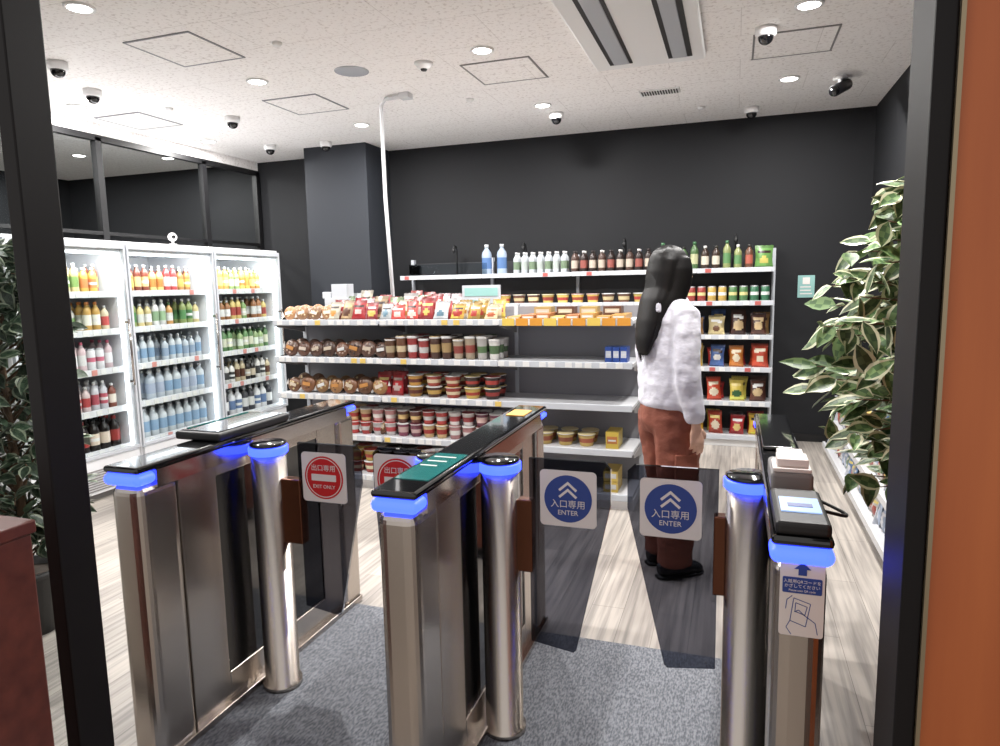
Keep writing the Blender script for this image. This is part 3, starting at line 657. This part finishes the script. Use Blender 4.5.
# ---------------------------------------------------------------- plants
def leafmesh(b,p,d,n,L,Wd,dark):
    d=d.normalized(); s=d.cross(n)
    if s.length<.1: s=d.cross(Vector((1,0,0)))
    s.normalize(); nn=s.cross(d).normalized()
    ts=[0,.18,.4,.62,.82,1]; ws=[.0,.36,.5,.42,.22,0]
    k=R.uniform(.7,1.25)
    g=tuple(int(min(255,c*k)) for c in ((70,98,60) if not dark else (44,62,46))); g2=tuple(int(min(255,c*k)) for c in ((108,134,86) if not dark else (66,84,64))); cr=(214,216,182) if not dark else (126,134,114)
    if R.random()<.2: cr=g2
    vs=[];
    for t,wd in zip(ts,ws):
        c=p+d*L*t-nn*(.10*L*t*t); 
        for q in (-1,-.64,0,.64,1): vs.append(c+s*Wd*wd*q+nn*(abs(q)*Wd*.10*(1 if wd>0 else 0)))
    fs=[];cs=[]
    for i in range(5):
        for j in range(4):
            a=i*5+j; fs.append((a,a+1,a+6,a+5)); cs.append(cr if j in(0,3) else (g if (i+j)%2 else g2))
    b.add(vs,fs,cs,0,True)
def plant(name,x,y,cx,cy,z0,z1,rad,n,L,dark,potr=.15,xmax=99):
    e=empty(name,(x,y,0)); c=(255,)*3
    w=MB(); w.lathe(x,y,0,[(potr*.75,0,c),(potr,.26,c),(potr*1.05,.26,c),(potr*1.05,.29,c),(potr*.92,.29,c),(potr*.9,.25,c)],28); w.obj('pot','pot',e)
    w=MB(); w.lathe(x,y,.24,[(potr*.9,0,c),(potr*.85,.015,c)],20); w.obj('soil','soil',e)
    w=MB(); w.tube([(x,y,.24),(x+.02,y,.6),(x*.6+cx*.4,y*.6+cy*.4,1.0),(cx,cy,(z0+z1)/2+.2),(cx,cy,z1-.1)],[.022,.018,.016,.012,.005],8)
    b=MB()
    nb=n//9
    for k in range(nb):
        f=(k+.5)/nb; z=z0+(z1-z0)*f; prof=math.sin(math.pi*min(1,.14+f*.8))**.5
        a=k*2.399+R.uniform(-.3,.3); rr=rad*prof*R.uniform(.5,1.0)
        st=Vector((cx+(x-cx)*max(0,1-f*1.6),cy,z-.06)); en=Vector((min(xmax,cx+rr*math.cos(a)),cy+rr*math.sin(a),z+R.uniform(0,.10)))
        mid=(st+en)/2+Vector((0,0,.05)); w.tube([st,mid,en],[.006,.004,.002],5)
        for j in range(9):
            t=.3+.7*j/8; p=(st*(1-t)+en*t)+Vector((0,0,.05*math.sin(math.pi*t)))
            o=Vector((math.cos(a),math.sin(a),0)); d=o*R.uniform(.2,.9)+Vector((R.uniform(-.8,.8),R.uniform(-.8,.8),R.uniform(-.9,.45)))
            if p.x+.1>xmax and d.x>0: d.x*=-1
            leafmesh(b,p,d,Vector((R.uniform(-.6,.6),R.uniform(-1.6,.1),1)),L*R.uniform(.7,1.2),L*R.uniform(.46,.62),dark)
    w.obj('trunk_and_branches','bark',e); b.obj('foliage','leaf',e)
plant('potted_ficus',.76,2.62,.655,2.64,.74,1.76,.43,1300,.108,False,.14,.95)
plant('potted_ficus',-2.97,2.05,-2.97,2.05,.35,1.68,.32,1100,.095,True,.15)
# ---------------------------------------------------------------- woman shopper
PX,PY=-.300,3.5
P=empty('woman_shopper',(PX,PY,0)); T=Matrix.Translation((PX,PY,0))@Matrix.Rotation(math.radians(-56),4,'Z')
def pm(): 
    b=MB(); b.M=T.copy(); return b
b=pm() # sweatshirt
b.tube([(0,0,.85),(0,0,.87),(0,-.005,.90),(0,-.005,1.0),(0,-.0,1.12),(0,.0,1.24),(0,-.005,1.33),(0,-.01,1.385),(0,-.012,1.425),(0,-.01,1.455)],
 [(.150,.118),(.155,.122),(.182,.144),(.184,.144),(.178,.136),(.175,.132),(.168,.118),(.135,.098),(.088,.08),(.064,.066)],28)
b.tube([(.10,-.01,1.36),(.155,-.01,1.335),(.19,-.015,1.25),(.205,-.025,1.12),(.21,-.02,1.03),(.208,.0,.93),(.205,.02,.86),(.204,.026,.825)],[.055,.066,.066,.062,.060,.055,.050,.038],16)
b.tube([(-.10,-.01,1.36),(-.155,-.01,1.335),(-.19,-.015,1.25),(-.205,-.02,1.12),(-.21,-.01,1.03),(-.208,.01,.93),(-.205,.03,.86),(-.204,.036,.825)],[.055,.066,.066,.062,.060,.055,.050,.038],16)
b.tube([(0,-.105,1.43),(0,-.115,1.36),(0,-.10,1.30)],[(.085,.025),(.105,.035),(.06,.02)],14)
remesh(b,'sweatshirt','sweat',.010,4,P,.022)
b=pm() # trousers
b.tube([(0,0,.95),(0,-.005,.88),(0,-.01,.80),(0,-.005,.76)],[(.145,.115),(.162,.136),(.166,.138),(.145,.12)],24)
b.tube([(.078,-.005,.84),(.082,0,.70),(.084,.01,.5),(.084,-.0,.3),(.086,-.01,.12),(.086,-.01,.065)],[(.088,.126),(.088,.12),(.082,.106),(.080,.098),(.08,.094),(.08,.092)],18)
b.tube([(-.078,-.005,.84),(-.082,.0,.70),(-.084,.03,.5),(-.088,.02,.3),(-.09,.015,.12),(-.09,.015,.065)],[(.088,.126),(.088,.12),(.082,.106),(.080,.098),(.08,.094),(.08,.092)],18)
remesh(b,'trousers','pants',.012,3,P,.024)
b=pm()
b.box(.160,.176,-.06,.06,.50,.66); b.box(-.176,-.160,-.03,.09,.50,.66); b.obj('cargo_pockets','pants',P,.006)
b=pm()
for sx,oy in ((.086,-.005),(-.09,.025)):
    b.tube([(sx,-.095+oy,.045),(sx,-.07+oy,.05),(sx,-.01+oy,.055),(sx,.06+oy,.045),(sx,.12+oy,.036),(sx,.15+oy,.03)],[(.025,.028),(.036,.042),(.038,.048),(.043,.038),(.038,.03),(.02,.018)],14)
    b.tube([(sx,-.02+oy,.05),(sx,-.02+oy,.12)],[.036,.034],12)
remesh(b,'shoes','shoe',.006,2,P)
b=pm()
for sx,oy in ((.086,-.005),(-.09,.025)):
    b.tube([(sx,-.10+oy,.010),(sx,-.07+oy,.010),(sx,.06+oy,.010),(sx,.13+oy,.010),(sx,.158+oy,.010)],[(.026,.010),(.04,.010),(.045,.010),(.038,.010),(.018,.009)],14)
b.obj('shoe_soles','rubber',P)
b=pm(); hz=1.555
b.ell((0,.0,hz+.015),(.076,.094,.098),nu=24,nv=16); b.ell((0,.03,hz-.045),(.056,.062,.066),nu=20,nv=12); b.ell((0,.072,hz-.088),(.022,.02,.018))
b.tube([(0,.085,hz+.01),(0,.102,hz-.018),(0,.108,hz-.032),(0,.09,hz-.038)],[.008,.012,.014,.008],10)
b.ell((.013,.094,hz-.035),(.009,.01,.008)); b.ell((-.013,.094,hz-.035),(.009,.01,.008)); b.ell((0,.087,hz-.062),(.026,.010,.011))
for s_ in (-1,1):
    b.ell((s_*.078,-.005,hz-.012),(.008,.018,.030)); b.ell((s_*.045,.062,hz-.03),(.022,.02,.02)); b.ell((s_*.03,.083,hz+.022),(.022,.010,.008))
b.tube([(0,-.02,1.40),(0,-.01,1.47),(0,.0,1.52)],[.055,.049,.052],18)
remesh(b,'head','skin',.005,3,P)
b=pm()
for s_ in (-1,1): b.ell((s_*.031,.079,hz+.002),(.014,.012,.010),nu=16,nv=10)
b.obj('eyes','eye',P)
b=pm()
for s_ in (-1,1): b.ell((s_*.031,.0885,hz+.002),(.0065,.0035,.0068)); b.tube([(s_*.015,.094,hz+.026),(s_*.032,.093,hz+.03),(s_*.05,.08,hz+.025)],[.002,.0035,.0015],6)
b.obj('irises_and_brows','iris',P)
b=pm(); b.tube([(-.024,.088,hz-.062),(-.008,.098,hz-.058),(0,.099,hz-.06),(.008,.098,hz-.058),(.024,.088,hz-.062)],[.002,.005,.0045,.005,.002],8); b.tube([(-.02,.089,hz-.066),(0,.099,hz-.069),(.02,.089,hz-.066)],[.002,.006,.002],8); b.obj('lips','lip',P)
# hair: cap, back fall, curtains over both sides of the face (one smooth mass, plus fine strands)
b=pm()
b.ell((0,-.014,hz+.028),(.088,.104,.096),nu=24,nv=16)
b.tube([(0,-.03,hz+.05),(0,-.05,hz-.02),(0,-.066,hz-.10),(.005,-.10,1.40),(.01,-.130,1.30),(.012,-.148,1.22),(.014,-.155,1.17),(.014,-.156,1.14)],
 [(.088,.08),(.094,.076),(.096,.064),(.098,.056),(.092,.046),(.080,.036),(.064,.026),(.042,.014)],28)
for s_ in (1,-1):
    b.tube([(s_*.060,.015,hz+.055),(s_*.076,.018,hz),(s_*.078,.012,hz-.06),(s_*.078,-.012,hz-.12),(s_*.080,-.055,1.38),(s_*.076,-.095,1.31),(s_*.064,-.13,1.23)],[(.024,.056),(.024,.058),(.026,.058),(.028,.058),(.030,.058),(.026,.05),(.018,.03)],18)
remesh(b,'hair','hair',.006,14,P)
b=pm()
for k in range(420):
    a=math.radians(184+172*(k+.5)/420); ca,sa=math.cos(a),math.sin(a); j=R.uniform(-.004,.004)
    el=R.uniform(1.10,1.16)+.05*abs(ca)
    pts=[(ca*.03,-.016+sa*.03,hz+.121),(ca*.066,-.014+sa*.078,hz+.092),(ca*.087,-.014+sa*.102,hz+.03),(ca*.094,-.032+sa*.096,hz-.05),(ca*.096,-.064+sa*.064,hz-.12),(ca*.096+j,-.098+sa*.056,1.38),(.01+ca*.088+j,-.128+sa*.044,1.28),(.012+ca*.070+j,-.146+sa*.032,1.2),(.014+ca*.048+j*2,-.156+sa*.012,el)]
    b.tube(pts,[.0013,.0015,.0016,.0016,.0016,.0016,.0015,.0012,.0005],4)
b.obj('hair_strands','hair',P)
def hand(base,D,Nrm,side,name,curl=.5):
    D=Vector(D).normalized(); Nn=Vector(Nrm).normalized(); S=D.cross(Nn).normalized()*side; B=Vector(base)
    b=pm()
    b.tube([B-D*.05,B,B+D*.03,B+D*.075,B+D*.088],[(.022,.019),(.023,.018),(.034,.015),(.038,.013),(.034,.010)],14,ref=S)
    for k,(o,L) in enumerate(((.027,.070),(.009,.078),(-.009,.072),(-.026,.056))):
        p=B+D*(.080-.004*abs(k-1))+S*o; d=D.copy(); pts=[p-D*.02,p]; ang=.25+.08*k
        for q,f in enumerate((.45,.3,.25)):
            d=(D*math.cos(ang*(q+1)*curl*1.6)+Nn*math.sin(ang*(q+1)*curl*1.6)); p=p+d*L*f; pts.append(p)
        b.tube(pts,[.0085,.0088,.0082,.0076,.0058],8,ref=S)
    p=B+D*.022+S*.026; b.tube([p-S*.012,p,p+(D*.7+S*.6+Nn*.3).normalized()*.032,p+(D*.85+S*.4+Nn*.35).normalized()*.058],[.012,.0115,.0098,.007],8,ref=tuple(Nn))
    return remesh(b,name,'skin',.0035,2,P)
hand((.203,.030,.80),(0,.10,-1),(-1,.1,0),1,'right_hand')
hand((-.203,.040,.80),(0,.10,-1),(1,.1,0),-1,'left_hand')
# ---------------------------------------------------------------- world, camera
wd=bpy.data.worlds.new('w'); sc.world=wd; wd.use_nodes=True; wd.node_tree.nodes['Background'].inputs[0].default_value=(1,.96,.93,1); wd.node_tree.nodes['Background'].inputs[1].default_value=.8
cam=bpy.data.cameras.new('cam'); cam.sensor_width=36; cam.lens=24.48; cam.clip_start=.02
co=bpy.data.objects.new('camera',cam); sc.collection.objects.link(co)
r=Vector((.9459,.3239,-.0199)).normalized(); f=Vector((-.3237,.9374,-.1287)); f=(f-r*f.dot(r)).normalized(); u=r.cross(f)
m=Matrix.Identity(4)
for i in range(3): m[i][0]=r[i]; m[i][1]=u[i]; m[i][2]=-f[i]
m.translation=Vector((0,0,1.5)); co.matrix_world=m; sc.camera=co
